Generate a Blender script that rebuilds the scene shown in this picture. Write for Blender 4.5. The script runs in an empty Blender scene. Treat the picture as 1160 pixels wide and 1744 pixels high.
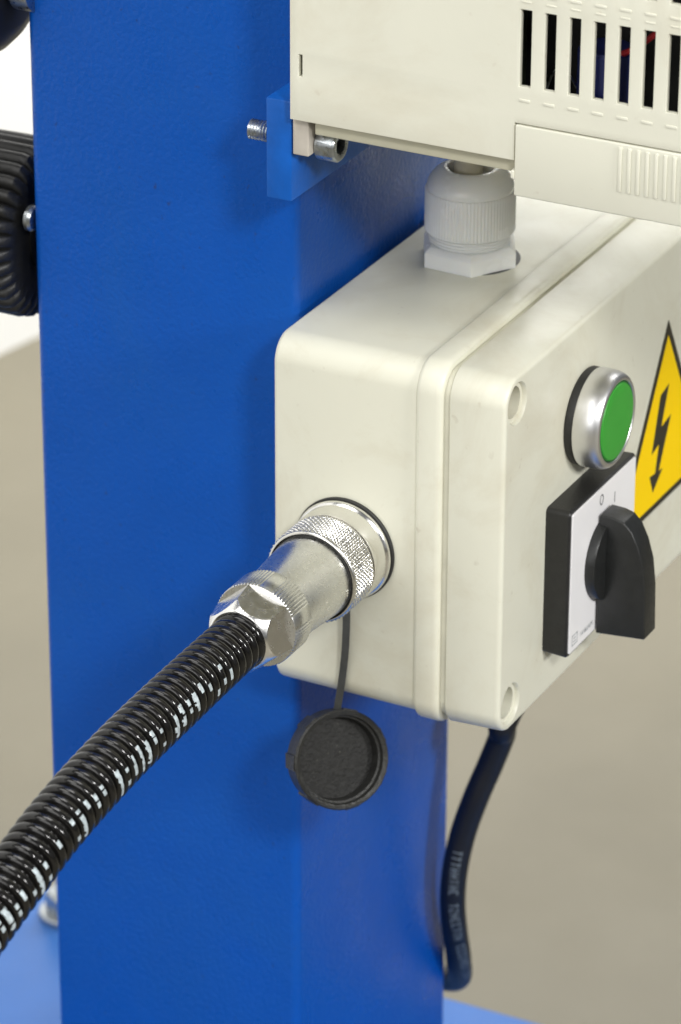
import bpy, bmesh, math, random
from mathutils import Vector, Matrix

random.seed(7)
MM = 0.001
scene = bpy.context.scene
col = scene.collection

# ------------------------------------------------------------------ camera
YAW, PITCH, ROLL = math.radians(27.08072), math.radians(25.9977), math.radians(0.2086)
FPX = 7018.0
CAM = Vector((-957.8, -437.7, 525.6)) * MM
fw = Vector((math.cos(PITCH) * math.cos(YAW), math.cos(PITCH) * math.sin(YAW), -math.sin(PITCH)))
rt = fw.cross(Vector((0, 0, 1))).normalized()
dn = fw.cross(rt)
cr, sr = math.cos(ROLL), math.sin(ROLL)
rt2 = rt * cr - dn * sr
dn2 = rt * sr + dn * cr
cam_data = bpy.data.cameras.new("Camera")
cam = bpy.data.objects.new("Camera", cam_data)
col.objects.link(cam)
m = Matrix((rt2, -dn2, -fw)).transposed().to_4x4()
m.translation = CAM
cam.matrix_world = m
cam_data.sensor_fit = 'VERTICAL'
cam_data.sensor_height = 36.0
cam_data.sensor_width = 24.0
cam_data.lens = FPX / 1744.0 * 36.0
cam_data.clip_start = 0.05
cam_data.clip_end = 60
cam_data.dof.use_dof = True
cam_data.dof.focus_distance = 1.145
cam_data.dof.aperture_fstop = 20.0
scene.camera = cam

# ------------------------------------------------------------------ light
world = bpy.data.worlds.new("World")
scene.world = world
world.use_nodes = True
world.node_tree.nodes["Background"].inputs[0].default_value = (0.93, 0.97, 1.0, 1)
world.node_tree.nodes["Background"].inputs[1].default_value = 0.17


def area(name, loc, target, size, power, color=(1, 1, 1), size_y=None, spread=180):
    d = bpy.data.lights.new(name, 'AREA')
    d.energy = power
    d.color = color
    d.shape = 'RECTANGLE'
    d.size = size
    d.size_y = size_y or size
    d.spread = math.radians(spread)
    o = bpy.data.objects.new(name, d)
    col.objects.link(o)
    o.location = loc
    o.rotation_euler = (Vector(target) - Vector(loc)).to_track_quat('-Z', 'Y').to_euler()
    return o


area("key_softbox", (-0.75, 0.40, 1.30), (0.0, 0.05, 0.0), 0.80, 8, (1.0, 0.98, 0.95))
area("left_softbox", (-1.9, 0.10, 0.80), (0.0, 0.08, 0.0), 1.2, 12.5, (1.0, 0.99, 0.97))
area("front_lamp", (-1.02, -1.05, 1.05), (0.05, 0.03, 0.0), 0.22, 15, (1.0, 0.99, 0.97))
area("side_lamp", (-0.30, -1.55, 0.70), (0.1, 0.05, 0.0), 0.26, 17, (1.0, 0.99, 0.97))
area("ceiling_lamp", (0.75, 0.05, 1.75), (0.2, 0.05, 0.0), 0.9, 17, (1.0, 0.99, 0.97))
area("wall_fill", (1.25, 0.05, 0.95), (0.95, 0.62, 0.2), 0.7, 11, (1.0, 0.99, 0.96), spread=95)  # added fill that whitens the wall, no lamp known there

scene.view_settings.view_transform = 'Standard'
scene.view_settings.look = 'None'
scene.view_settings.exposure = 0.0
scene.view_settings.gamma = 1.0
scene.view_settings.use_curve_mapping = False

# ------------------------------------------------------------------ materials


def new_mat(name):
    mt = bpy.data.materials.new(name)
    mt.use_nodes = True
    nt = mt.node_tree
    return mt, nt, nt.nodes["Principled BSDF"]


def srgb(r, g, b):
    def f(c):
        c /= 255.0
        return c / 12.92 if c <= 0.04045 else ((c + 0.055) / 1.055) ** 2.4
    return (f(r), f(g), f(b), 1)


def mat(name, color, rough=0.5, metal=0.0, var=0.06, vscale=60.0, bump=0.0, bscale=800.0,
        speck=0.0, speck_scale=900.0, speck_col=(0.25, 0.22, 0.17, 1), coat=0.0, rvar=0.0, sss=0.0,
        ior=1.5, stretch=None, bdist=0.0002, stain=0.0, stain_col=(0.5, 0.44, 0.32, 1), stain_scale=28.0, spec=0.5):
    """Principled surface: tonal mottling, optional fine relief, specks of dirt, roughness variation."""
    mt, nt, b = new_mat(name)
    N, L = nt.nodes, nt.links
    tc = N.new('ShaderNodeTexCoord')
    mp = N.new('ShaderNodeMapping')
    L.new(tc.outputs['Object'], mp.inputs['Vector'])
    if stretch:
        mp.inputs['Scale'].default_value = stretch
    n1 = N.new('ShaderNodeTexNoise')
    n1.inputs['Scale'].default_value = vscale
    n1.inputs['Detail'].default_value = 6
    n1.inputs['Roughness'].default_value = 0.6
    L.new(mp.outputs[0], n1.inputs['Vector'])
    rp = N.new('ShaderNodeValToRGB')
    rp.color_ramp.elements[0].position = 0.3
    rp.color_ramp.elements[1].position = 0.7
    lo = [max(0, c * (1 - var)) for c in color[:3]] + [1]
    hi = [min(1, c * (1 + var * 0.6)) for c in color[:3]] + [1]
    rp.color_ramp.elements[0].color = lo
    rp.color_ramp.elements[1].color = hi
    L.new(n1.outputs['Fac'], rp.inputs['Fac'])
    out = rp.outputs['Color']
    if speck > 0:
        n2 = N.new('ShaderNodeTexNoise')
        n2.inputs['Scale'].default_value = speck_scale
        n2.inputs['Detail'].default_value = 2
        L.new(tc.outputs['Object'], n2.inputs['Vector'])
        mr = N.new('ShaderNodeMapRange')
        mr.inputs['From Min'].default_value = 0.70
        mr.inputs['From Max'].default_value = 0.80
        mr.inputs['To Max'].default_value = speck
        L.new(n2.outputs['Fac'], mr.inputs['Value'])
        mx = N.new('ShaderNodeMix')
        mx.data_type = 'RGBA'
        L.new(mr.outputs[0], mx.inputs['Factor'])
        L.new(out, mx.inputs['A'])
        mx.inputs['B'].default_value = speck_col
        out = mx.outputs['Result']
    if stain > 0:
        n4 = N.new('ShaderNodeTexNoise')
        n4.inputs['Scale'].default_value = stain_scale
        n4.inputs['Detail'].default_value = 9
        n4.inputs['Roughness'].default_value = 0.68
        n4.inputs['Distortion'].default_value = 0.6
        L.new(tc.outputs['Object'], n4.inputs['Vector'])
        mr4 = N.new('ShaderNodeMapRange')
        mr4.inputs['From Min'].default_value = 0.48
        mr4.inputs['From Max'].default_value = 0.78
        mr4.inputs['To Max'].default_value = stain
        L.new(n4.outputs['Fac'], mr4.inputs['Value'])
        mx4 = N.new('ShaderNodeMix')
        mx4.data_type = 'RGBA'
        L.new(mr4.outputs[0], mx4.inputs['Factor'])
        L.new(out, mx4.inputs['A'])
        mx4.inputs['B'].default_value = stain_col
        out = mx4.outputs['Result']
    L.new(out, b.inputs['Base Color'])
    b.inputs['Metallic'].default_value = metal
    b.inputs['IOR'].default_value = ior
    b.inputs['Specular IOR Level'].default_value = spec
    b.inputs['Coat Weight'].default_value = coat
    b.inputs['Coat Roughness'].default_value = 0.08
    if sss:
        b.inputs['Subsurface Weight'].default_value = sss
        b.inputs['Subsurface Radius'].default_value = (0.004, 0.0035, 0.003)
        b.inputs['Subsurface Scale'].default_value = 0.5
    if rvar:
        n3 = N.new('ShaderNodeTexNoise')
        n3.inputs['Scale'].default_value = vscale * 2.3
        n3.inputs['Detail'].default_value = 5
        L.new(mp.outputs[0], n3.inputs['Vector'])
        mr3 = N.new('ShaderNodeMapRange')
        mr3.inputs['From Min'].default_value = 0.3
        mr3.inputs['From Max'].default_value = 0.7
        mr3.inputs['To Min'].default_value = max(0.02, rough - rvar)
        mr3.inputs['To Max'].default_value = rough + rvar
        L.new(n3.outputs['Fac'], mr3.inputs['Value'])
        L.new(mr3.outputs[0], b.inputs['Roughness'])
    else:
        b.inputs['Roughness'].default_value = rough
    if bump:
        nb = N.new('ShaderNodeTexNoise')
        nb.inputs['Scale'].default_value = bscale
        nb.inputs['Detail'].default_value = 3
        L.new(mp.outputs[0], nb.inputs['Vector'])
        bp = N.new('ShaderNodeBump')
        bp.inputs['Strength'].default_value = bump
        bp.inputs['Distance'].default_value = bdist
        L.new(nb.outputs['Fac'], bp.inputs['Height'])
        L.new(bp.outputs[0], b.inputs['Normal'])
    return mt


BLUE = (0.003, 0.080, 0.41, 1)
M = {}
M['blue'] = mat('blue_machine_paint', BLUE, 0.30, var=0.06, vscale=25, bump=0.55, bscale=700, bdist=0.00045,
                speck=0.7, speck_scale=420, speck_col=(0.02, 0.04, 0.14, 1), rvar=0.07, ior=1.45, spec=0.30, stain=0.35, stain_col=(0.012, 0.10, 0.36, 1), stain_scale=14)
M['blue_plate'] = mat('blue_plate_lit_tone', (0.013, 0.115, 0.40, 1), 0.36, var=0.10, vscale=12, bump=0.4, bscale=500, rvar=0.05)  # post blue made lighter: the lit, reflecting look is put into the colour
M['blue_bracket'] = mat('blue_bracket_paint', (0.004, 0.100, 0.45, 1), 0.42, var=0.15, vscale=90, bump=0.4, bscale=700, spec=0.3)
M['cream'] = mat('cream_box_plastic', (0.73, 0.722, 0.605, 1), 0.40, var=0.035, vscale=18, bump=0.10, bscale=1500,
                 speck=0.25, speck_scale=260, speck_col=(0.36, 0.30, 0.2, 1), sss=0.05, rvar=0.10, stain=0.5, stain_col=(0.52, 0.46, 0.32, 1))
M['cream_upper'] = mat('cream_enclosure_plastic', (0.71, 0.703, 0.595, 1), 0.46, var=0.03, vscale=15, bump=0.12,
                       bscale=1700, speck=0.25, speck_scale=240, speck_col=(0.42, 0.33, 0.24, 1), rvar=0.07, stain=0.42, stain_col=(0.52, 0.46, 0.33, 1), stain_scale=20)
M['cream_inner'] = mat('shaded_tray_plastic', (0.52, 0.50, 0.38, 1), 0.5, var=0.05, vscale=30)  # cream darkened: the shade under the cover is put into the colour
M['seam'] = mat('tan_seam_plastic', (0.66, 0.645, 0.53, 1), 0.5, var=0.12, vscale=60)  # slightly darker cream than lid and rim
M['lug'] = mat('shaded_lug_plastic', (0.50, 0.46, 0.40, 1), 0.5, var=0.12, vscale=140)  # beige plastic toned down, its shade is put into the colour
M['gland'] = mat('pale_grey_nylon', (0.90, 0.905, 0.88, 1), 0.25, var=0.03, vscale=50, sss=0.5, rvar=0.05)
M['seal_recess_dark'] = mat('black_seal_recess_shade', (0.012, 0.012, 0.012, 1), 0.5)  # gland seals, and painted shade on the lid screws
M['cable_white'] = mat('cream_cable_sheath', (0.66, 0.61, 0.47, 1), 0.45)
M['chrome'] = mat('bright_nickel', (0.84, 0.83, 0.80, 1), 0.20, metal=1, var=0.06, vscale=120, rvar=0.06)
M['polished'] = mat('polished_nickel', (0.93, 0.92, 0.90, 1), 0.23, metal=1, var=0.06, vscale=200, rvar=0.07,
                    bump=0.15, bscale=300)
M['satin'] = mat('satin_nickel', (0.74, 0.74, 0.72, 1), 0.30, metal=1, var=0.05, vscale=500, rvar=0.05, stain=0.35, stain_col=(0.5, 0.48, 0.44, 1), stain_scale=90,
                 bump=0.10, bscale=1800, bdist=0.0001)
M['knurl'] = mat('knurled_nickel', (0.80, 0.79, 0.75, 1), 0.24, metal=1, var=0.10, vscale=200, stain=0.4, stain_col=(0.45, 0.42, 0.36, 1), stain_scale=120)
M['brass'] = mat('brass_lining', (0.75, 0.50, 0.20, 1), 0.25, metal=1, var=0.1, vscale=200)
M['bezel'] = mat('matt_chrome_bezel', (0.78, 0.78, 0.79, 1), 0.37, metal=1, var=0.015, vscale=200)
M['zinc'] = mat('zinc_plated_steel', (0.48, 0.51, 0.53, 1), 0.33, metal=1, var=0.3, vscale=350, rvar=0.1)
M['zinc_bright'] = mat('bright_zinc', (0.8, 0.84, 0.9, 1), 0.4, metal=1, var=0.2, vscale=250)
M['rubber'] = mat('black_rubber', (0.018, 0.018, 0.017, 1), 0.55, var=0.3, vscale=200, bump=0.3, bscale=1500)
M['cap_rubber'] = mat('dusty_black_rubber', (0.026, 0.026, 0.024, 1), 0.45, var=0.45, vscale=260, bump=0.9, bscale=900, bdist=0.0004,
                      speck=0.7, speck_scale=900, speck_col=(0.16, 0.16, 0.14, 1))
M['cap_floor'] = mat('grainy_black_rubber', (0.012, 0.012, 0.011, 1), 0.7, var=0.5, vscale=400, bump=1.0, bscale=900, bdist=0.0005,
                     speck=0.9, speck_scale=1000, speck_col=(0.09, 0.09, 0.075, 1))
M['strap'] = mat('grey_rubber_strap', (0.05, 0.052, 0.05, 1), 0.5, var=0.4, vscale=150)
M['black_plastic'] = mat('black_switch_plastic', (0.014, 0.014, 0.014, 1), 0.42, var=0.25, vscale=400, bump=0.5,
                         bscale=1600, speck=0.4, speck_scale=1200, speck_col=(0.06, 0.06, 0.055, 1))
M['knob_plastic'] = mat('black_knob_plastic', (0.016, 0.017, 0.017, 1), 0.38, var=0.2, vscale=300, bump=0.25,
                        bscale=1800, rvar=0.06, speck=0.3, speck_scale=1400, speck_col=(0.07, 0.07, 0.065, 1))
M['hose'] = mat('black_pvc_hose', (0.008, 0.0075, 0.007, 1), 0.14, var=0.4, vscale=120, rvar=0.05, ior=1.52, bump=0.1,
                bscale=700)
M['print_white'] = mat('white_hose_print', (0.50, 0.57, 0.60, 1), 0.45, var=0.5, vscale=700)
M['cable'] = mat('black_cable_sheath', (0.006, 0.006, 0.007, 1), 0.5, var=0.2, vscale=150)
M['print_grey'] = mat('grey_cable_print', (0.20, 0.24, 0.26, 1), 0.5, var=0.35, vscale=600)
M['green'] = mat('green_button_cap', (0.04, 0.33, 0.035, 1), 0.42, var=0.06, vscale=150)
M['green_edge'] = mat('dark_green_button_rim', (0.012, 0.13, 0.02, 1), 0.4)
M['plate_white'] = mat('white_switch_plate', (0.87, 0.86, 0.87, 1), 0.30, var=0.02, vscale=80)
M['ink'] = mat('grey_ink', (0.10, 0.10, 0.11, 1), 0.5)
M['ink_pale'] = mat('pale_grey_ink', (0.42, 0.45, 0.46, 1), 0.5, var=0.3, vscale=900)
M['sign_yellow'] = mat('yellow_sign_vinyl', (1.0, 0.66, 0.0, 1), 0.55, var=0.03, vscale=60, ior=1.3)
M['sign_black'] = mat('black_sign_print', (0.025, 0.021, 0.012, 1), 0.45, var=0.2, vscale=300)
M['dark'] = mat('dark_hollow_shade', (0.010, 0.010, 0.009, 1), 0.8)  # near-black colour that stands in for shade inside hollows
M['pcb'] = mat('circuit_board', (0.05, 0.06, 0.03, 1), 0.6, var=0.6, vscale=180)
M['cap_blue'] = mat('blue_capacitor_sleeve', (0.02, 0.03, 0.16, 1), 0.4)
M['wire_red'] = mat('red_wire', (0.55, 0.02, 0.03, 1), 0.4)
M['floor'] = mat('beige_floor_paint', (0.175, 0.158, 0.113, 1), 0.55, var=0.13, vscale=5, rvar=0.08)
M['wall'] = mat('white_wall_paint', (0.86, 0.86, 0.84, 1), 0.7, var=0.02, vscale=4)
M['grip'] = mat('black_grip_plastic', (0.007, 0.007, 0.0065, 1), 0.45, var=0.4, vscale=200, bump=0.6, bscale=900)
M['grip_smooth'] = mat('smooth_black_plastic', (0.008, 0.008, 0.008, 1), 0.35, var=0.2, vscale=200)

# ------------------------------------------------------------------ helpers


def root(name, label, cat, loc, group=None):
    o = bpy.data.objects.new(name, None)
    o.empty_display_size = 0.01
    col.objects.link(o)
    o.location = Vector(loc) * MM
    o['label'] = label
    o['category'] = cat
    if group:
        o['group'] = group
    return o


def base_loc(parent):
    p = parent
    while p is not None and p.parent is not None:
        p = p.parent
    return Vector(p.location) if p is not None else Vector((0, 0, 0))


def add(name, verts, faces, material, parent=None, smooth=35, label=None, mats=None, fmat=None):
    """verts in mm, world coordinates -> one mesh object (child of parent if given)"""
    off = base_loc(parent)
    me = bpy.data.meshes.new(name)
    me.from_pydata([tuple(Vector(v) * MM - off) for v in verts], [], faces)
    me.validate()
    for mt in (mats or [material]):
        me.materials.append(mt)
    if fmat:
        for p, i in zip(me.polygons, fmat):
            p.material_index = i
    bm = bmesh.new()
    bm.from_mesh(me)
    bmesh.ops.remove_doubles(bm, verts=bm.verts, dist=1e-7)
    bmesh.ops.recalc_face_normals(bm, faces=bm.faces)
    bm.to_mesh(me)
    bm.free()
    if smooth:
        for p in me.polygons:
            p.use_smooth = True
        me.set_sharp_from_angle(angle=math.radians(smooth))
    o = bpy.data.objects.new(name, me)
    col.objects.link(o)
    if parent is not None:
        o.parent = parent
    if label:
        o['label'] = label
    return o


def add_bm(name, bm, material, parent=None, smooth=35, label=None):
    vs = [tuple(v.co) for v in bm.verts]
    bm.verts.index_update()
    fs = [[v.index for v in f.verts] for f in bm.faces]
    bm.free()
    return add(name, vs, fs, material, parent, smooth, label)


def box_bm(x0, x1, y0, y1, z0, z1, bev=0.0, seg=3, bm=None):
    own = bm or bmesh.new()
    b = bmesh.new()
    bmesh.ops.create_cube(b, size=1)
    for v in b.verts:
        v.co = Vector(((x0 + x1) / 2 + v.co.x * (x1 - x0), (y0 + y1) / 2 + v.co.y * (y1 - y0),
                       (z0 + z1) / 2 + v.co.z * (z1 - z0)))
    if bev:
        bmesh.ops.bevel(b, geom=list(b.edges), offset=bev, segments=seg, affect='EDGES', profile=0.5)
    b.verts.index_update()
    mp = {v.index: own.verts.new(v.co) for v in b.verts}
    for f in b.faces:
        own.faces.new([mp[v.index] for v in f.verts])
    b.free()
    return own


def box(name, dims, material, parent=None, bev=0.0, seg=3, smooth=35, label=None):
    return add_bm(name, box_bm(*dims, bev=bev, seg=seg), material, parent, smooth, label)


def axis_frame(axis):
    a = Vector(axis).normalized()
    ref = Vector((0, 0, 1)) if abs(a.z) < 0.9 else Vector((1, 0, 0))
    u = (ref - a * ref.dot(a)).normalized()
    v = a.cross(u)
    return a, u, v


def lathe(name, origin, axis, prof, material, parent=None, n=64, rfun=None, smooth=35, close0=True, close1=True,
          label=None, rot=0.0):
    """prof: list of (distance along axis, radius). rfun(t, r, ang, i) may change the radius."""
    o = Vector(origin)
    a, u, v = axis_frame(axis)
    vs, fs = [], []
    for i, (t, r) in enumerate(prof):
        for k in range(n):
            an = 2 * math.pi * k / n + rot
            rr = rfun(t, r, an, i) if rfun else r
            p = o + a * t + (u * math.cos(an) + v * math.sin(an)) * rr
            vs.append(p)
    for i in range(len(prof) - 1):
        for k in range(n):
            k2 = (k + 1) % n
            fs.append([i * n + k, i * n + k2, (i + 1) * n + k2, (i + 1) * n + k])
    if close0 and prof[0][1] > 1e-6:
        fs.append(list(range(n))[::-1])
    if close1 and prof[-1][1] > 1e-6:
        b = (len(prof) - 1) * n
        fs.append([b + k for k in range(n)])
    return add(name, vs, fs, material, parent, smooth, label)


def rrect(x0, x1, z0, z1, r, seg=10):
    pts = []
    for cx, cz, a0 in ((x1 - r, z1 - r, 0), (x0 + r, z1 - r, 90), (x0 + r, z0 + r, 180), (x1 - r, z0 + r, 270)):
        for k in range(seg + 1):
            a = math.radians(a0 + 90 * k / seg)
            pts.append((cx + r * math.cos(a), cz + r * math.sin(a)))
    return pts


def loft_y(sections, seg=10):
    """sections: (y, x0, x1, z0, z1, r) -> closed bmesh lofted along Y"""
    bm = bmesh.new()
    rings = []
    for y, x0, x1, z0, z1, r in sections:
        rings.append([bm.verts.new((x, y, z)) for x, z in rrect(x0, x1, z0, z1, r, seg)])
    n = len(rings[0])
    for a, b in zip(rings, rings[1:]):
        for k in range(n):
            bm.faces.new([a[k], a[(k + 1) % n], b[(k + 1) % n], b[k]])
    bm.faces.new(rings[0])
    bm.faces.new(rings[-1][::-1])
    return bm


def catmull(pts, per=12):
    P = [Vector(p) for p in pts]
    P = [P[0] * 2 - P[1]] + P + [P[-1] * 2 - P[-2]]
    out = []
    for i in range(1, len(P) - 2):
        for k in range(per):
            t = k / per
            a, b, c, d = P[i - 1], P[i], P[i + 1], P[i + 2]
            out.append(0.5 * ((2 * b) + (c - a) * t + (2 * a - 5 * b + 4 * c - d) * t * t + (3 * b - a - 3 * c + d) * t ** 3))
    out.append(P[-2])
    return out


class Path:
    """smooth centre line with arc length and a steady frame"""

    def __init__(self, pts, per=24, ref=(0, 0, 1)):
        self.p = catmull(pts, per)
        self.s = [0.0]
        for a, b in zip(self.p, self.p[1:]):
            self.s.append(self.s[-1] + (b - a).length)
        self.L = self.s[-1]
        n = len(self.p)
        self.t = [(self.p[min(i + 1, n - 1)] - self.p[max(i - 1, 0)]).normalized() for i in range(n)]
        self.u = []
        r = Vector(ref)
        for t in self.t:
            r = (r - t * r.dot(t)).normalized()
            self.u.append(r.copy())

    def at(self, s):
        s = min(max(s, 0), self.L)
        lo, hi = 0, len(self.s) - 1
        while hi - lo > 1:
            mid = (lo + hi) // 2
            if self.s[mid] <= s:
                lo = mid
            else:
                hi = mid
        f = (s - self.s[lo]) / max(1e-9, self.s[hi] - self.s[lo])
        p = self.p[lo].lerp(self.p[hi], f)
        t = self.t[lo].lerp(self.t[hi], f).normalized()
        u = self.u[lo].lerp(self.u[hi], f)
        u = (u - t * u.dot(t)).normalized()
        return p, t, u, t.cross(u)

    def surf(self, s, ang, r):
        p, t, u, v = self.at(s)
        return p + (u * math.cos(ang) + v * math.sin(ang)) * r


def tube(name, path, rfun, material, parent=None, n=40, ds=1.0, smooth=50, s0=0.0, s1=None, label=None):
    s1 = path.L if s1 is None else s1
    steps = max(2, int((s1 - s0) / ds))
    vs, fs = [], []
    for i in range(steps + 1):
        s = s0 + (s1 - s0) * i / steps
        p, t, u, v = path.at(s)
        r = rfun(s) if callable(rfun) else rfun
        for k in range(n):
            a = 2 * math.pi * k / n
            vs.append(p + (u * math.cos(a) + v * math.sin(a)) * r)
    for i in range(steps):
        for k in range(n):
            k2 = (k + 1) % n
            fs.append([i * n + k, i * n + k2, (i + 1) * n + k2, (i + 1) * n + k])
    fs.append(list(range(n))[::-1])
    fs.append([steps * n + k for k in range(n)])
    return add(name, vs, fs, material, parent, smooth, label)


def boolean_cut(obj, cutters):
    for c in cutters:
        md = obj.modifiers.new('cut', 'BOOLEAN')
        md.operation = 'DIFFERENCE'
        md.solver = 'EXACT'
        md.object = c
    bpy.context.view_layer.update()
    dg = bpy.context.evaluated_depsgraph_get()
    me = bpy.data.meshes.new_from_object(obj.evaluated_get(dg))
    obj.modifiers.clear()
    old = obj.data
    obj.data = me
    me.name = old.name
    for c in cutters:
        bpy.data.objects.remove(c)
    for p in me.polygons:
        p.use_smooth = True
    me.set_sharp_from_angle(angle=math.radians(35))


def poly_plate(name, pts, y0, y1, material, parent, label=None):
    """outline in X,Z extruded in Y from y0 (front) to y1 (back)"""
    n = len(pts)
    vs = [(x, y0, z) for x, z in pts] + [(x, y1, z) for x, z in pts]
    fs = [list(range(n)), [n + k for k in range(n)][::-1]]
    for k in range(n):
        fs.append([k, (k + 1) % n, n + (k + 1) % n, n + k])
    return add(name, vs, fs, material, parent, 20, label)


# ------------------------------------------------------------------ setting
ZF = -330.0
fl = add('floor', [(-6000, -6000, ZF), (9000, -6000, ZF), (9000, 9000, ZF), (-6000, 9000, ZF)], [[0, 1, 2, 3]], M['floor'], None, 0)
fl['kind'] = 'structure'
# white wall far behind on the left
d = Vector((26.5, -5.2, 0)).normalized()
nrm = Vector((d.y, -d.x, 0))
c0 = Vector((700, 598, 0))
a0, a1 = c0 - d * 2600, c0 + d * 3200
wv = []
for z in (ZF - 5, 900):
    for p in (a0, a1, a1 - nrm * 100, a0 - nrm * 100):
        wv.append((p.x, p.y, z))
w = add('wall', wv, [[0, 1, 2, 3], [4, 5, 6, 7], [0, 1, 5, 4], [1, 2, 6, 5], [2, 3, 7, 6], [3, 0, 4, 7]], M['wall'], None, 0)
w['kind'] = 'structure'

# ------------------------------------------------------------------ machine frame: post, foot plate, bracket
ZB = -300.0
frame = root('machine_frame', 'bright blue painted steel machine post on a blue foot plate', 'machine frame', (70, 118, ZB))


def unproj(px, py, axis, val):
    """point on the plane axis = val (mm) seen at a pixel of the photograph"""
    dv = rt2 * ((px - 580) / FPX) + dn2 * ((py - 872) / FPX) + fw
    c = CAM / MM
    t = (val - c[axis]) / dv[axis]
    return c + dv * t


CY0 = 77.0
CX0 = unproj(507, 1400, 1, CY0).x
CX1 = unproj(763, 1517, 1, CY0).x
CY1 = unproj(72, 923, 0, CX0).y



def loft_z(sections, seg=6):
    bm = bmesh.new()
    rings = []
    for z, x0, x1, y0, y1, r in sections:
        rings.append([bm.verts.new((x, y, z)) for x, y in rrect(x0, x1, y0, y1, r, seg)])
    n = len(rings[0])
    for a, b in zip(rings, rings[1:]):
        for k in range(n):
            bm.faces.new([a[k], a[(k + 1) % n], b[(k + 1) % n], b[k]])
    bm.faces.new(rings[0][::-1])
    bm.faces.new(rings[-1])
    return bm


add_bm('post', loft_z([(ZB + 0.2, CX0, CX1, CY0, CY1, 3.0), (420, CX0, CX1, CY0, CY1, 3.0)]), M['blue'], frame, 40)
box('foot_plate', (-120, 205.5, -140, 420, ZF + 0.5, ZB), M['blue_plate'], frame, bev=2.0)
bk = box_bm(-3, 60, 66.3, 74.4, 96, 126, bev=0.6, seg=2)
box_bm(CX0 + 4, 58, 74.3, CY0 - 0.05, 97, 125, bm=bk)
add_bm('mounting_bracket', bk, M['blue_bracket'], frame)
lathe('weld_bead', (CX0 - 1, CY0 + 1, ZB + 1.5), (1, 0, 0), [(0, 1), (2, 3), (106, 3), (109, 1)], M['blue'], frame, n=12)

# anchor bolt on the foot plate, far left
ab = root('anchor_bolt', 'blurred zinc hex bolt on the blue foot plate behind the hose', 'bolt', (191, 265, ZB))
lathe('washer', (191, 265, ZB + 0.1), (0, 0, 1), [(0, 11.5), (2.0, 11.5), (2.4, 11.0)], M['zinc'], ab, n=32)
lathe('hex_head', (191, 265, ZB + 2.6), (0, 0, 1), [(0, 9.0), (7, 9.0), (8.2, 8.0)], M['zinc'], ab, n=6, smooth=20)
lathe('thread', (191, 265, ZB + 10.9), (0, 0, 1), [(0, 4.8), (9, 4.8), (10, 4.0)], M['zinc'], ab, n=20)

# ------------------------------------------------------------------ hand knobs behind the post
kn = root('ribbed_clamp_knob', 'black ribbed plastic clamp knob half hidden behind the blue post', 'knob', (38, 172, 52))


def flute(t, r, an, i):
    k = abs(math.sin(an * 17))
    return r - (2.6 * (1 - k ** 0.6) if i not in (0,) else 0)


lathe('grip', (38, 171.5, 53), (0, 1, 0), [(-0.4, 20), (0, 24.3), (1.8, 27.0), (4, 27.6), (14, 27.6), (30, 27.2), (42, 26.5), (45, 23)], M['grip'],
      kn, n=340, rfun=flute)
lathe('hub', (38, 171.2, 53), (0, -1, 0), [(-2, 12), (0.6, 12), (1.4, 11), (1.4, 6), (-1, 5.5)], M['grip_smooth'], kn, n=48, close1=True)
wq = unproj(40, 381, 1, CY1 + 1.6)
lathe('stop_screw', (wq.x + 5.0, CY1 + 0.4, wq.z), (0, 1, 0), [(0, 3.4), (0.8, 4.0), (2.0, 4.0), (2.3, 3.6)], M['zinc'], kn, n=48)
lathe('shaft', (38, 163.1, 53), (0, 1, 0), [(0, 5), (9, 5)], M['zinc'], kn, n=24)
kt = root('round_knob', 'smooth black round knob at the top left corner behind the post', 'knob', (30, 172, 130))
prof = []
for k in range(13):
    a = math.radians(-90 + 180 * k / 12)
    prof.append((25 + 22 * math.sin(a), max(0.01, 27.5 * max(0.0, math.cos(a)) ** 0.45)))
lathe('ball', (24, 168, 137.5), (0, 1, 0), prof, M['grip_smooth'], kt, n=72, smooth=60)
lathe('collar', (24, 163.2, 137.5), (0, 1, 0), [(0, 9), (6, 9), (7, 8)], M['zinc'], kt, n=40)

# ------------------------------------------------------------------ lower control box
ZL, ZT = -61.4, 52.0          # bottom / top of the body
XB = 186.0
cb = root('control_box', 'cream plastic control box with green push button, black rotary switch and yellow warning sign',
          'control box', (93, 37, ZL))
body = loft_y([(74.0, 1.0, XB - 1, ZL + 1.1, ZT - 0.9, 7.4), (73.3, 0.35, XB - .35, ZL + .45, ZT - 0.25, 7.8), (72.6, 0.15, XB - .15, ZL + .25, ZT - 0.05, 8.0),
               (27.0, -0.2, XB + .2, ZL - 0.1, ZT + 0.3, 8.0)])
body_o = add_bm('body', body, M['cream'], cb)
for fx_ in (40, 110):
    box('mounting_foot', (fx_, fx_ + 14, 73.8, CY0 - .1, -20, 10), M['cream'], cb)
rim = loft_y([(27.6, -0.3, XB + .3, ZL - .3, ZT + .4, 8.0), (27.5, -0.6, XB + .6, ZL - 0.6, ZT + .7, 8.3), (26.9, -1.25, XB + 1.25, ZL - 1.35, ZT + 1.3, 8.9),
              (26.2, -1.45, XB + 1.45, ZL - 1.6, ZT + 1.5, 9.1), (21.3, -1.5, XB + 1.5, ZL - 1.7, ZT + 1.5, 9.2), (20.2, -1.3, XB + 1.3, ZL - 1.5, ZT + 1.25, 9.0),
              (19.6, -0.85, XB + .85, ZL - 1.05, ZT + 0.8, 8.6), (19.3, -0.3, XB + .3, ZL - .5, ZT + .2, 8.0)])
add_bm('rim', rim, M['cream'], cb)
groove = loft_y([(19.6, 0.6, XB - .6, ZL + .9, ZT - 1.0, 7.2), (16.9, 0.6, XB - .6, ZL + .9, ZT - 1.0, 7.2)])
add_bm('seal_groove', groove, M['seam'], cb)
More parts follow.
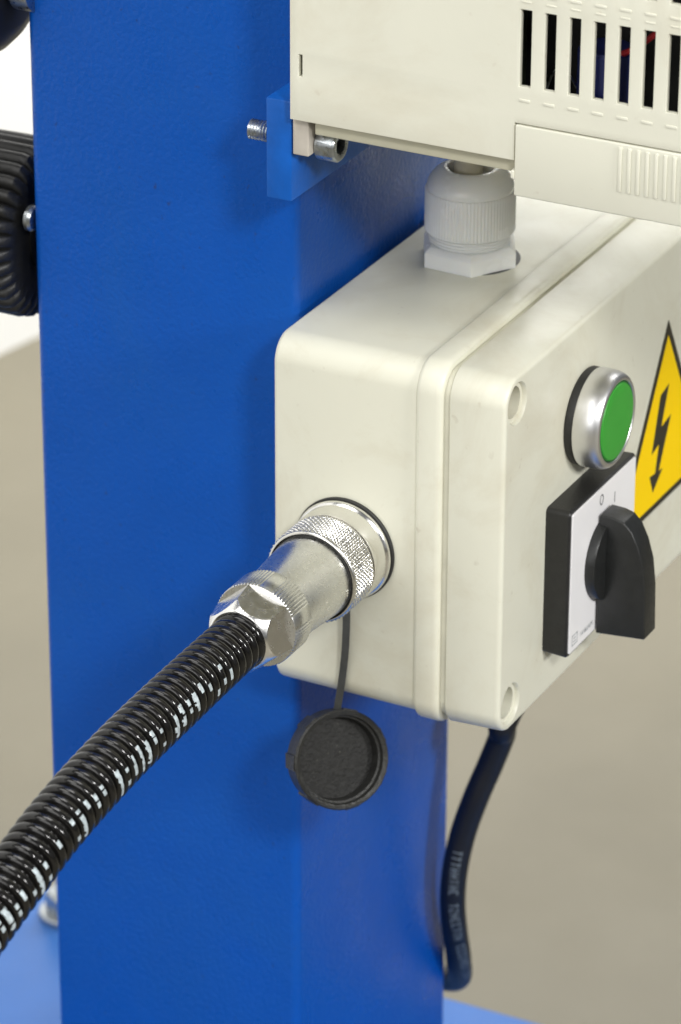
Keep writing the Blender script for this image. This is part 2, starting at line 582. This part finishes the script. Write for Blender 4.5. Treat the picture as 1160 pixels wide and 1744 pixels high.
lid = loft_y([(17.2, 0.2, XB-.2, ZL+.2, ZT - .3, 7.8), (17.1, -0.45, XB + .45, ZL - .45, ZT + .25, 8.3), (16.8, -0.6, XB + .6, ZL - .6, ZT + .4, 8.4),
              (1.6, -0.1, XB + .1, ZL - .1, ZT - .3, 8.0), (0.9, 0.0, XB, ZL, ZT - .4, 7.9), (0.35, 0.25, XB - .25, ZL + .25, ZT - .65, 7.7),
              (0.08, 0.65, XB - .65, ZL + .65, ZT - 1.05, 7.4), (0.0, 1.2, XB - 1.2, ZL + 1.2, ZT - 1.6, 6.9)], seg=14)
lid_o = add_bm('lid', lid, M['cream'], cb)
HX, HZ = (7.75, XB - 7.75), (ZT - 8.6, ZL + 8.3)
cutters = [lathe('cutter', (x, -1, z), (0, 1, 0), [(0, 6.5), (1.0, 6.5), (1.3, 6.2), (2.4, 6.0), (2.42, 4.8), (17.0, 4.4)], M['cream'], None, n=64) for x in HX for z in HZ]
boolean_cut(lid_o, cutters)
for x in HX:
    for z in HZ:
        s = lathe('lid_screw', (x, 12.0, z), (0, 1, 0), [(-1.0, 1.2), (-2.2, 1.2), (-2.4, 1.5), (-2.4, 3.4), (-2.0, 3.8), (1, 3.8)], M['seal_recess_dark'], lid_o, n=40,
                  close0=True)  # screws coloured black so the recesses look deep in shade

# push button on the lid
BX, BZ = 55.1, 20.75
pb = lathe('push_button', (BX, 0.0, BZ), (0, -1, 0), [(-1, 14.2), (0.05, 14.4), (0.5, 14.75), (2.2, 14.75), (2.7, 14.5), (2.7, 11)], M['rubber'], cb, n=96,
           label='green push button with chrome bezel and black gasket')
bz = [(2.4, 14.2), (2.7, 14.8), (3.2, 15.0), (6.4, 14.95)]
for k in range(1, 13):
    a = math.radians(90 * k / 12)
    bz.append((6.4 + 4.4 * math.sin(a), 12.75 + 2.2 * math.cos(a) ** 0.9))
bz += [(10.75, 12.5), (10.5, 12.3), (8.5, 12.2), (8.3, 9)]
lathe('bezel', (BX, 0, BZ), (0, -1, 0), bz, M['bezel'], pb, n=128, smooth=50)
lathe('cap_rim', (BX, 0, BZ), (0, -1, 0), [(8.6, 12.15), (10.3, 12.1), (10.55, 11.9), (10.5, 11.5), (9, 11.4)], M['green_edge'], pb, n=96)
lathe('button_cap', (BX, 0, BZ), (0, -1, 0), [(8.5, 11.7), (10.4, 11.7), (10.8, 11.45), (10.9, 11.1), (10.85, 7), (10.75, 0.01)], M['green'], pb, n=96, smooth=30)

# warning sign on the lid
AX, AZ, BZ2, HB = 117.7, 27.0, -34.9, 36.0
sg = poly_plate('warning_sign', [(AX, AZ), (AX - HB, BZ2), (AX + HB, BZ2)], -0.25, -0.02, M['sign_black'], cb,
                'yellow triangular warning sticker with black lightning arrow')
e = 2.35
poly_plate('sign_face', [(AX, AZ - 2 * e - .3), (AX - HB + e * 1.75, BZ2 + e), (AX + HB - e * 1.75, BZ2 + e)], -0.31, -0.2, M['sign_yellow'], sg)
bolt_poly = [(113.2, 3.6), (119.8, 5.2), (114.8, -7.6), (122.3, -6.2), (114.1, -22.4), (117.2, -22.6), (109.9, -28.1), (106.9, -21.6), (111.2, -22.0),
             (113.4, -13.0), (107.8, -14.4)]
poly_plate('lightning_arrow', bolt_poly, -0.35, -0.29, M['sign_black'], sg)

# rotary switch on the lid
SX, SZ = 53.2, -22.7
sw = add_bm('rotary_switch', loft_y([(-0.02, SX - 23.6, SX + 23.6, SZ - 23.8, SZ + 23.8, 1.6), (-7.3, SX - 23.9, SX + 23.9, SZ - 24, SZ + 24, 1.6),
                                     (-7.9, SX - 23.5, SX + 23.5, SZ - 23.6, SZ + 23.6, 1.3)], seg=5), M['black_plastic'], cb, 35,
            'black rotary switch with white plate marked O and I')
add_bm('switch_plate', loft_y([(-7.8, SX - 22.8, SX + 23.0, SZ - 22.9, SZ + 23.0, 0.8), (-8.25, SX - 22.8, SX + 23.0, SZ - 22.9, SZ + 23.0, 0.8),
                               (-8.35, SX - 22.7, SX + 22.9, SZ - 22.8, SZ + 22.9, 0.7)], seg=4), M['plate_white'], sw)
KX, KZ = 53.0, -22.7
lathe('knob_disc', (KX, -8.3, KZ), (0, -1, 0), [(0, 13.1), (2.6, 13.0), (3.0, 12.7), (3.1, 12.1), (2.9, 0.01)], M['knob_plastic'], sw, n=96)
# grip of the knob: profile in Y,Z extruded in X with softened edges
gp = [(-8.8, -46.6), (-24.6, -45.3), (-24.2, -30), (-23.2, -21.5), (-21.4, -15.5), (-19.2, -11.0), (-16.6, -8.3), (-13.6, -7.5), (-9.0, -7.3)]
gb = bmesh.new()
L_, R_ = [], []
for y, z in gp:
    tp = 0.25 * max(0, (-y - 10) / 14)
    L_.append(gb.verts.new((KX - 4.4 + tp, y, z)))
    R_.append(gb.verts.new((KX + 4.4 - tp, y, z)))
gb.faces.new(L_)
gb.faces.new(R_[::-1])
for k in range(len(gp)):
    k2 = (k + 1) % len(gp)
    gb.faces.new([L_[k], R_[k], R_[k2], L_[k2]])
bmesh.ops.recalc_face_normals(gb, faces=gb.faces)
bmesh.ops.bevel(gb, geom=[ed for ed in gb.edges if ed.calc_face_angle(0) > math.radians(30)], offset=0.45, segments=3, affect='EDGES', profile=0.5)
add_bm('knob_grip', gb, M['knob_plastic'], sw, 30)
# printed marks O and I
ring_o = []
nn = 32
vs, fs = [], []
for k in range(nn):
    a = 2 * math.pi * k / nn
    for rx, rz in ((1.35, 1.75), (0.95, 1.35)):
        vs.append((51.0 + rx * math.cos(a), -8.42, -3.4 + rz * math.sin(a)))
for k in range(nn):
    k2 = (k + 1) % nn
    fs.append([2 * k, 2 * k2, 2 * k2 + 1, 2 * k + 1])
add('mark_off', vs, fs, M['ink'], sw, 0)
poly_plate('mark_on', [(60.6, -4.9), (60.95, -4.9), (60.95, -8.3), (60.6, -8.3)], -8.43, -8.36, M['ink'], sw)
# small pale maker's imprint along the bottom edge of the plate (too small to read)
vs, fs = [], []


def quad_xz(x0, x1, z0, z1, y=-8.42):
    b = len(vs)
    vs.extend([(x0, y, z0), (x1, y, z0), (x1, y, z1), (x0, y, z1)])
    fs.append([b, b + 1, b + 2, b + 3])


zz = SZ - 21.0
for (xa, xb2, za, zb) in ((32.2, 36.2, 0, .35), (32.2, 36.2, 3.2, 3.55), (32.2, 32.5, 0, 3.5), (35.9, 36.2, 0, 3.5), (33.2, 35.2, 1.0, 1.4), (33.2, 35.2, 2.1, 2.5)):
    quad_xz(xa, xb2, zz + za, zz + zb)
x = 38.2
for wd in (.7, .5, .8, .5, .6, .7, .4, .6, .8, .5):
    quad_xz(x, x + .25, zz + .6, zz + 2.2)
    quad_xz(x, x + wd, zz + .6 + random.random() * 1.2, zz + .85 + random.random() * 1.2)
    x += wd + .35
add('imprint', vs, fs, M['ink_pale'], sw, 0)

# socket on the left side of the box
PY, PZ = 50.3, -10.1
so = lathe('socket', (0.2, PY, PZ), (-1, 0, 0), [(0, 15.4), (0.3, 16.0), (1.0, 16.05), (1.25, 15.8), (1.3, 14)], M['rubber'], cb, n=96,
           label='round connector socket with black gasket and nickel shell')
lathe('socket_shell', (0, PY, PZ), (-1, 0, 0), [(1.2, 14), (1.25, 15.3), (1.7, 15.6), (2.4, 15.55), (2.9, 15.2), (3.3, 14.75), (8.6, 14.65), (9.6, 14.4), (9.8, 12.5)],
      M['chrome'], so, n=128, smooth=40)

# cable gland on top
GX, GY, GZ = 79.2, 49.4, ZT + 0.1
HROT = math.radians(27)
gl = lathe('cable_gland', (GX, GY, GZ), (0, 0, 1), [(0, 15.3), (0.15, 15.7), (4.6, 15.7), (5.3, 15.2), (6.3, 13.6), (6.4, 12)], M['gland'], cb, n=6, smooth=25,
           rot=HROT, label='pale grey nylon cable gland with ribbed dome nut')
lathe('gland_seal', (GX + .9, GY - .8, GZ - 0.05), (0, 0, 1), [(0, 14.3), (0.3, 14.3), (0.35, 12)], M['seal_recess_dark'], gl, n=48)
thr = []
for k in range(26):
    thr.append((6.0 + k * 0.2, 12.0 + (0.5 if k % 5 < 2 else -0.2)))
lathe('thread', (GX, GY, GZ), (0, 0, 1), thr, M['gland'], gl, n=64)


def gknurl(t, r, an, i):
    if 2 <= i <= 4:
        return r + 0.26 * abs(math.sin(an * 40)) - 0.1
    return r


lathe('dome_nut', (GX, GY, GZ), (0, 0, 1),
      [(10.0, 12.0), (9.9, 13.2), (10.1, 13.45), (10.4, 13.5), (22.6, 13.5), (23.0, 13.3), (23.1, 13.1), (23.5, 13.2), (24.6, 13.0), (26.0, 12.4), (27.4, 11.4),
       (28.6, 10.0), (29.4, 8.6), (29.6, 7.6), (29.3, 7.0), (25.5, 6.8)], M['gland'], gl, n=320, rfun=gknurl, smooth=40)
lathe('inner_seal', (GX, GY, GZ), (0, 0, 1), [(25.0, 6.8), (25.4, 6.8), (25.6, 4.0)], M['seal_recess_dark'], gl, n=48)

# cable from the gland up into the upper enclosure
lc = root('link_cable', 'short cream cable rising from the cable gland into the upper enclosure', 'cable', (GX, GY, GZ + 20))
tube('sheath', Path([(GX + .5, GY + 1, GZ + 25), (GX + .5, GY + 1.2, GZ + 40), (GX, GY + 1.5, GZ + 55), (GX, GY + 1.5, 123.5)]), 4.4, M['cable_white'], lc, n=32)

# ------------------------------------------------------------------ plug and corrugated hose
hs = root('corrugated_hose', 'glossy black corrugated hose with nickel screw plug fitted to the cream control box', 'hose', (-66, PY, PZ))


def dknurl(t, r, an, i):
    if t < 10.9 or t > 21.2:
        return r
    q = 60
    a = math.sin(an * q + (t - 10.6) * 4.3)
    b = math.sin(an * q - (t - 10.6) * 4.3)
    return r + 0.30 * min(1, max(-1, 1.3 * min(a, b) + .7))


kp = [(9.9, 13.0), (10.1, 14.2), (10.6, 14.4)]
kp += [(10.9 + 10.3 * k / 72, 14.35) for k in range(73)]
kp += [(21.5, 14.3), (21.9, 14.0), (22.0, 13.6), (20.8, 13.3), (18, 13.2)]
lathe('coupling_ring', (0, PY, PZ), (-1, 0, 0), kp, M['knurl'], hs, n=552, rfun=dknurl, smooth=50)
lathe('seal_ring', (0, PY, PZ), (-1, 0, 0), [(19.5, 13.2), (21.4, 13.25), (21.7, 12.9), (21.7, 12.0)], M['rubber'], hs, n=96)
pbd = lathe('plug_body', (0, PY, PZ), (-1, 0, 0),
            [(20.4, 12.0), (20.9, 12.75), (22.0, 12.85), (28, 12.43), (34, 12.0), (40, 11.55), (46.5, 11.1)], M['satin'], hs, n=128, smooth=40)
# little stamped marks on the plug body


def stamp(t, ang, pts):
    """raised short bars on the plug body around (t along axis, angle)"""
    vv, ff = [], []
    a_, u_, v_ = axis_frame((-1, 0, 0))
    for (t0, w0, t1, w1, th) in pts:
        dt, dw = t1 - t0, w1 - w0
        ln = math.hypot(dt, dw)
        px, pw = -dw / ln * th / 2, dt / ln * th / 2
        b = len(vv)
        for rr in (-0.2, 0.16):
            for (tt, ww) in ((t0 + px, w0 + pw), (t1 + px, w1 + pw), (t1 - px, w1 - pw), (t0 - px, w0 - pw)):
                r_ = 12.85 - (t + tt - 22) * 0.0833 + rr
                an = ang + ww / 12.0
                vv.append(Vector((0, PY, PZ)) + a_ * (t + tt) + (u_ * math.cos(an) + v_ * math.sin(an)) * r_)
        ff += [[b, b + 1, b + 2, b + 3], [b + 4, b + 5, b + 6, b + 7]] + [[b + k, b + (k + 1) % 4, b + 4 + (k + 1) % 4, b + 4 + k] for k in range(4)]
    return vv, ff




def flute_nut(t, r, an, i):
    if 3 <= i <= 4:
        sec = ((math.degrees(an) + 15) / 60 + 0.16) % 1.0
        if sec < 0.32:
            return r - 0.10
        return r + 0.34 * abs(math.sin(an * 39)) - 0.34
    return r


lathe('clamp_nut', (0, PY, PZ), (-1, 0, 0), [(45.2, 10.8), (45.3, 12.2), (45.5, 12.55), (45.8, 12.9), (55.0, 12.9), (55.4, 12.55), (55.5, 11)],
      M['satin'], hs, n=624, rfun=flute_nut, smooth=40)


def hexr(an, apothem, rot):
    a = (an + rot) % (math.pi / 3) - math.pi / 6
    return apothem / math.cos(a)


def hexdome(t, r, an, i):
    if t > 65.45 or t < 55.25:
        return r
    u = (t - 55.2) / 10.3
    cone = 12.6 - 0.3 * u - 3.0 * u ** 3
    flat = 10.95 - 1.6 * u                      # flats are cut at a slant
    return min(hexr(an, flat, math.radians(80 + 30)), cone)


HEXP2 = [(55.1, 10.0)] + [(55.3 + 10.1 * k / 40, 11) for k in range(41)] + [(65.6, 9.2), (65.9, 8.8), (65.8, 8.3), (63.0, 8.2)]
lathe('hex_dome_nut', (0, PY, PZ), (-1, 0, 0), HEXP2, M['polished'], hs, n=360, rfun=hexdome, smooth=18)

HP = Path([(-58, PY, -10.1), (-67, PY, -10.3), (-97.8, PY, -11.3), (-128, PY, -12.8), (-151, PY, -15.2), (-168, PY, -18.0), (-181, PY, -21.3), (-194, PY, -24.8),
           (-212, PY, -30.3), (-235, PY, -39), (-262, PY, -52)], per=24)
PITCH_H = 3.80


def hose_r(s):
    x = abs((s / PITCH_H + 0.5) % 1.0 - 0.5)          # 0 at a crest, 0.5 in a groove
    if x < 0.40:
        return 6.75 + (1.5 + 0.35 * min(1.0, s / 45.0)) * math.sqrt(max(0.0, 1 - (x / 0.41) ** 2.7))
    return 6.75 + 1.5 * math.sqrt(1 - (0.40 / 0.41) ** 2.7) * (0.5 - x) / 0.1


hose_o = tube('hose_tube', HP, hose_r, M['hose'], hs, n=72, ds=PITCH_H / 20, smooth=80)
# printed lettering, worn: the ink only sits on the crests of the corrugation (too worn to read)
vs, fs = [], []


def ink_cell(path, rf, s0, s1, a0, a1, off=0.05, ns=4, na=6):
    b = len(vs)
    for i in range(ns + 1):
        s_ = s0 + (s1 - s0) * i / ns
        for k in range(na + 1):
            an = a0 + (a1 - a0) * k / na
            vs.append(path.surf(s_, an, rf(s_) + off))
    for i in range(ns):
        for k in range(na):
            q = b + i * (na + 1) + k
            fs.append([q, q + 1, q + na + 2, q + na + 1])


rnd = random.Random(5)
crest = 4
DEG = math.radians
pattern = "..dddddAdAA.ddABddA.dddAd.d.dAdddAdAAdd.AdABdAdAddAAdAdddAAdAdBdAdA"
for ci, ch in enumerate(pattern):
    sc = (ci + 5) * PITCH_H
    if sc > HP.L - 4:
        break
    if ch == '.':
        continue
    w_ = PITCH_H * (0.29 if ch == 'A' else 0.18)
    if ch in 'AB':
        a_s, a_e = -48 - rnd.random() * 8, -88 - rnd.random() * 20
        NSG = 9
        for q in range(NSG):
            if rnd.random() < 0.10:
                continue
            wa, wb = w_ * (0.45 + 0.6 * rnd.random()), w_ * (0.45 + 0.6 * rnd.random())
            ink_cell(HP, hose_r, sc - wa, sc + wb, DEG(a_s + (a_e - a_s) * q / NSG), DEG(a_s + (a_e - a_s) * (q + 1.02) / NSG), ns=5, na=2)
        if ch == 'B':
            ink_cell(HP, hose_r, sc + PITCH_H - w_, sc + PITCH_H + w_ * .4, DEG(-56), DEG(-84), ns=6, na=8)
    else:
        for q in range(2):
            a_s = -48 - rnd.random() ** 1.5 * 45
            ink_cell(HP, hose_r, sc - w_, sc + w_, DEG(a_s), DEG(a_s - 7 - rnd.random() * 6), ns=4, na=4)
add('worn_print', vs, fs, M['print_white'], hose_o, 60)

# two small stamped marks on the plug body
sv, sf = [], []
for t0_, an0, pts in ((35.2, math.radians(-92), [(-1.5, -.9, -.9, 1.0, .45), (-.9, 1.0, .2, 1.2, .45), (-1.5, -.9, -.6, -1.5, .45), (.6, .8, .9, -.2, .4)]),
                      (34.6, math.radians(-107), [(-1.4, -1.2, .9, 1.1, .45), (-1.2, 1.1, .9, -1.2, .45), (1.0, -1.2, 1.5, 0, .4), (1.5, 0, .9, 1.1, .4)]),
                      (23.6, math.radians(-95), [(-.4, -1.0, .3, -.9, .4), (.3, -.9, .4, .5, .4), (-.4, .6, .4, .6, .4), (-.4, -.2, .3, -.1, .4)])):
    v1, f1 = stamp(t0_, an0, pts)
    b0 = len(sv)
    sv += v1
    sf += [[q + b0 for q in f] for f in f1]
add('stamped_mark', sv, sf, M['polished'], pbd, 0)

# ------------------------------------------------------------------ dust cap on its strap
dc = root('dust_cap', 'black rubber dust cap hanging open on its strap below the plug', 'cap', (-8, 48.5, -90))
CC = Vector((-6.0, 48.0, -77.6))      # centre of the open face
back = (CAM / MM - CC).normalized()   # towards the viewer
right = Vector(rt)
up_ = right.cross(-back).normalized() * 1.0
ax = (back + right * 0.40 - Vector((0, 0, 1)) * 0.16).normalized()
ax.normalize()


def cap_r(t, r, an, i):
    if i in (1, 2):
        k = (an / (2 * math.pi) * 10) % 1.0
        return r + (0.55 if k < 0.32 else 0)
    return r


cap_o = lathe('cup', CC, -ax, [(0.3, 14.1), (0.0, 14.6), (0.5, 15.1), (7.8, 14.6), (9.4, 13.6), (9.6, 0.01)], M['cap_rubber'], dc, n=120, rfun=None, smooth=40, close0=False)
lathe('cup_inside', CC, -ax, [(0.28, 14.15), (0.6, 13.5), (2.1, 13.2), (2.4, 12.6), (6.4, 12.3)], M['cap_rubber'], dc, n=120, smooth=40, close0=False, close1=False)
lathe('cup_floor', CC, -ax, [(6.2, 12.4), (6.3, 6), (6.1, 0.01)], M['cap_floor'], dc, n=80, smooth=40, close0=False)
# ribs round the outside of the cup
a_, u_, v_ = axis_frame(-ax)
for k in range(7):
    an = 2 * math.pi * k / 7 + 0.35
    c = CC + (u_ * math.cos(an) + v_ * math.sin(an)) * 14.95
    rad = (u_ * math.cos(an) + v_ * math.sin(an))
    tan = (-u_ * math.sin(an) + v_ * math.cos(an))
    vv = []
    for tt in (1.0, 8.2):
        for ww, rr in ((-2.6, -.4), (-2.2, .55), (2.2, .55), (2.6, -.4)):
            vv.append(c + a_ * tt + tan * ww + rad * (rr - (ww / 2.6) ** 2 * 0.2 - (tt / 8.2) * .4))
    add('grip_rib', vv, [[0, 1, 2, 3], [7, 6, 5, 4], [0, 4, 5, 1], [1, 5, 6, 2], [2, 6, 7, 3], [3, 7, 4, 0]], M['cap_rubber'], dc, 20)
# strap: flat band from the socket collar to the cap
cu = (Vector((0, 0, 1)) - ax * ax.z).normalized()
e1 = CC - ax * 4.5 + cu * 14.6
s0_ = Vector((-2.4, PY - 1.6, PZ - 14.2))
e1 = unproj(574.5, 1207, 0, e1.x)
ST = Path([tuple(s0_.lerp(e1, q_) + Vector((0, -1.0 * math.sin(q_ * math.pi), 0))) for q_ in (0, .25, .5, .75, 1)], per=10)
vs, fs = [], []
NS = 40
for i in range(NS + 1):
    p, t, _, _ = ST.at(ST.L * i / NS)
    wd = Vector((0.42, -0.9, 0))
    wd = (wd - t * wd.dot(t)).normalized()
    nn_ = t.cross(wd)
    for ww, hh in ((-1.1, -.55), (1.1, -.55), (1.1, .55), (-1.1, .55)):
        vs.append(p + wd * ww + nn_ * hh)
for i in range(NS):
    for k in range(4):
        fs.append([i * 4 + k, i * 4 + (k + 1) % 4, (i + 1) * 4 + (k + 1) % 4, (i + 1) * 4 + k])
fs += [[0, 1, 2, 3], [NS * 4 + k for k in range(4)]]
add('strap', vs, fs, M['strap'], dc, 30)

# ------------------------------------------------------------------ power cable below the box
pc = root('power_cable', 'black power cable curving down from under the control box beside the post', 'cable', (140, 60, -250))


cpts = [(156, 36, -58), (151, 40, -82)]
for px_, py_, yy_ in ((866, 1215, 49), (856, 1250, 52), (836, 1300, 56), (812, 1355, 60), (790, 1415, 64), (776, 1475, 66.3), (771, 1530, 67.6), (774, 1580, 68.6), (781, 1632, 71.5)):
    q_ = unproj(px_, py_, 1, yy_)
    cpts.append((q_.x, q_.y, q_.z))
cpts += [(143, 79, -247), (153, 94, -256), (157, 120, -261), (158, 160, -262), (156, 230, -266)]
CP = Path(cpts, per=20, ref=(0, 0, 1))
sheath_o = tube('sheath', CP, 4.35, M['cable'], pc, n=32, ds=1.5)

# faint lettering along the sheath (not legible)
vs, fs = [], []
rnd = random.Random(11)
s_ = 138.0
gl_ = 0
while s_ < 206 and s_ < CP.L:
    if gl_ % 9 == 8:
        s_ += 3.0
        gl_ += 1
        continue
    p_, t_, u_p, v_p = CP.at(s_)
    dv_ = Vector((-0.62 + 0.004 * (s_ - 190), -0.62 - 0.006 * (s_ - 190), 0.3))
    A0 = math.atan2(dv_.dot(v_p), dv_.dot(u_p))
    for (u0, u1, w0, w1) in rnd.choice(([(0, .35, -1, 1), (0, 1.5, .75, 1), (0, 1.5, -1, -.75)], [(0, .35, -1, 1), (1.2, 1.5, -1, 1), (0, 1.5, -.12, .12)],
                                        [(0, 1.5, .75, 1), (0, .35, 0, 1), (1.2, 1.5, -1, 0), (0, 1.5, -1, -.75)], [(.5, .9, -1, 1), (0, 1.4, -1, -.75)])):
        ink_cell(CP, lambda q: 4.35, s_ + u0, s_ + u1, A0 + w0 * .36, A0 + w1 * .36, off=0.04, ns=1, na=3)
    s_ += 2.2
    gl_ += 1
add('sheath_print', vs, fs, M['print_grey'], sheath_o, 60)

# ------------------------------------------------------------------ upper enclosure
XU = -6.0
ue = root('upper_enclosure', 'large cream plastic enclosure with vent slots and ribbed terminal cover, above the control box', 'enclosure', (60, 0, 117))


def panel_grid(ys, zs, hole, x0, x1):
    """flat panel in the Y-Z plane between x0 (outside) and x1 (inside) with rectangular openings"""
    bm = bmesh.new()
    V = {}

    def vert(i, j, x):
        k = (i, j, x)
        if k not in V:
            V[k] = bm.verts.new((x, ys[i], zs[j]))
        return V[k]
    solid = {(i, j) for i in range(len(ys) - 1) for j in range(len(zs) - 1) if not hole(0.5 * (ys[i] + ys[i + 1]), 0.5 * (zs[j] + zs[j + 1]))}
    for (i, j) in solid:
        q = [(i, j), (i + 1, j), (i + 1, j + 1), (i, j + 1)]
        bm.faces.new([vert(a, b, x0) for a, b in q])
        bm.faces.new([vert(a, b, x1) for a, b in q][::-1])
        for (di, dj, a, b) in ((-1, 0, q[0], q[3]), (1, 0, q[1], q[2]), (0, -1, q[0], q[1]), (0, 1, q[3], q[2])):
            if (i + di, j + dj) not in solid:
                bm.faces.new([vert(*a, x0), vert(*b, x0), vert(*b, x1), vert(*a, x1)])
    bmesh.ops.recalc_face_normals(bm, faces=bm.faces)
    return bm


PITCHV = 7.13
slots = [(-4.4 - PITCHV * k - 3.3, -4.4 - PITCHV * k) for k in range(13)]
rows = [(143.4, 165.2), (173.5, 195.3)]
NOTCH = (61.35, 62.45, 135.0, 141.4)
ys = sorted({65.2, -110.0, -3.3, NOTCH[0], NOTCH[1]} | {v for s in slots for v in s})
zs = sorted({122.0, 132.9, 260.0, NOTCH[2], NOTCH[3]} | {v for r in rows for v in r})


def hole(y, z):
    for a, b in slots:
        if a < y < b:
            for z0, z1 in rows:
                if z0 < z < z1:
                    return True
    if NOTCH[0] < y < NOTCH[1] and NOTCH[2] < z < NOTCH[3]:
        return True
    return y < -3.3 and z < 132.9      # the terminal cover fills this corner


pg = panel_grid(ys, zs, hole, XU, XU + 1.8)
# soften the outer edges
bmesh.ops.remove_doubles(pg, verts=pg.verts, dist=1e-5)
ed = [e_ for e_ in pg.edges if len(e_.link_faces) == 2 and e_.calc_face_angle(0) > 1.0 and all(abs(v.co.x - XU) < 1e-4 for v in e_.verts)]
bmesh.ops.bevel(pg, geom=ed, offset=0.28, segments=2, affect='EDGES', profile=0.5)
add_bm('vented_side', pg, M['cream_upper'], ue, 40)
sh = box_bm(XU + 1.82, 150, 63.2, 65.1, 122.1, 259.9)
box_bm(XU + 1.82, 150, -3.2, 63.1, 122.1, 124.0, bm=sh)
box_bm(XU + 1.82, 150, -109.9, -3.3, 131.0, 132.8, bm=sh)
box_bm(XU + 1.82, 150, -109.9, 63.1, 258.0, 259.9, bm=sh)
box_bm(148, 150, -109.9, 63.1, 133, 257.9, bm=sh)
box_bm(XU + 1.82, 147.9, -109.9, -108, 133, 257.9, bm=sh)
add_bm('housing', sh, M['cream_upper'], ue, 30)
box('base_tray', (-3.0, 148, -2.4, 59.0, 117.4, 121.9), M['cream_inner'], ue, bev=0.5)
box('fixing_lug', (-3.4, 11.5, 60.7, 65.7, 110.6, 121.8), M['lug'], ue, bev=0.4)
# vent slot sills: little raised tabs below each opening and shallow arches above
for z0, z1 in rows:
    for a, b in slots:
        bmq = box_bm(XU - 0.22, XU + 0.4, a - 0.1, b - 0.2, z0 - 4.2, z0 - 3.4, bev=0.12, seg=2)
        add_bm('slot_sill', bmq, M['cream_upper'], ue, 30)
        bmq = box_bm(XU - 0.16, XU + 0.4, a + 0.1, b - 0.4, z1 + 2.0, z1 + 2.5, bev=0.1, seg=2)
        add_bm('slot_hood', bmq, M['cream_upper'], ue, 30)
# terminal cover with ribs
tcov = add_bm('terminal_cover', box_bm(XU - 0.25, 60, -109.8, -3.6, 111.9, 132.5, bev=0.5), M['cream_upper'], ue, 35, 'plain lower terminal cover with ribbed grip panel')
y = -34.2
while y > -80:
    add_bm('rib', box_bm(XU - 0.75, XU, y - 1.05, y, 118.8, 131.6, bev=0.25, seg=2), M['cream_upper'], tcov, 30)
    y -= 2.62
box('cover_hinge', (XU - .4, XU + 3, -3.7, -2.6, 116.8, 119.2), M['cream_upper'], ue, bev=0.3)
# what shows through the slots
box('cavity_shade_sheet', (18, 20, -107.5, 62.8, 133.2, 257.5), M['dark'], ue)  # black sheet standing in for the unlit cavity behind the slots
box('circuit_board', (XU + 4, 16, 3.6, 5.2, 134, 240), M['pcb'], ue)
lathe('capacitor', (6, -24.5, 133.3), (0, 0, 1), [(0, 7.2), (0.6, 7.8), (20, 7.8), (21, 7)], M['cap_blue'], ue, n=40)
tube('wire', Path([(6, -24, 152), (3, -30, 154), (1.0, -36, 158), (0.5, -42, 163), (3, -52, 168), (8, -60, 170)]), 0.85, M['wire_red'], ue, n=12,
     label='thin red wire inside the enclosure')
tube('lead', Path([(4, -8, 140), (1.5, -11, 146), (1.0, -13, 147.5), (2.0, -15.5, 146.0), (5, -17, 141)]), 0.35, M['zinc'], ue, n=10)

# ------------------------------------------------------------------ bolt through the bracket
sb = root('socket_bolt', 'zinc socket-head bolt through the blue bracket under the upper enclosure', 'bolt', (4, 60, 112.6))
BXc, BZc = 4.0, 112.8
hd = lathe('bolt_head', (BXc, 60.5, BZc), (0, -1, 0), [(0, 4.7), (0.3, 5.0), (5.6, 5.0), (6.2, 4.5), (6.25, 3.2), (6.1, 2.95), (2.6, 2.9)], M['zinc'], sb, n=48, smooth=40,
           rfun=lambda t, r, an, i: hexr(an, 2.55, 0) if i >= 5 else r + (0.07 * math.sin(an * 40) if 1 <= i <= 2 else 0), close1=False)
lathe('socket', (BXc, 60.5, BZc), (0, -1, 0), [(2.5, 3.0), (2.62, 2.9)], M['dark'], hd, n=24)  # recess floor blackened in place of shade
th = []
for k in range(60):
    th.append((60.6 + k * 0.5, 3.0 - (0.38 if k % 2 else 0)))
lathe('shank', (BXc, 0, BZc), (0, 1, 0), th[12:45], M['zinc'], sb, n=32, smooth=10)
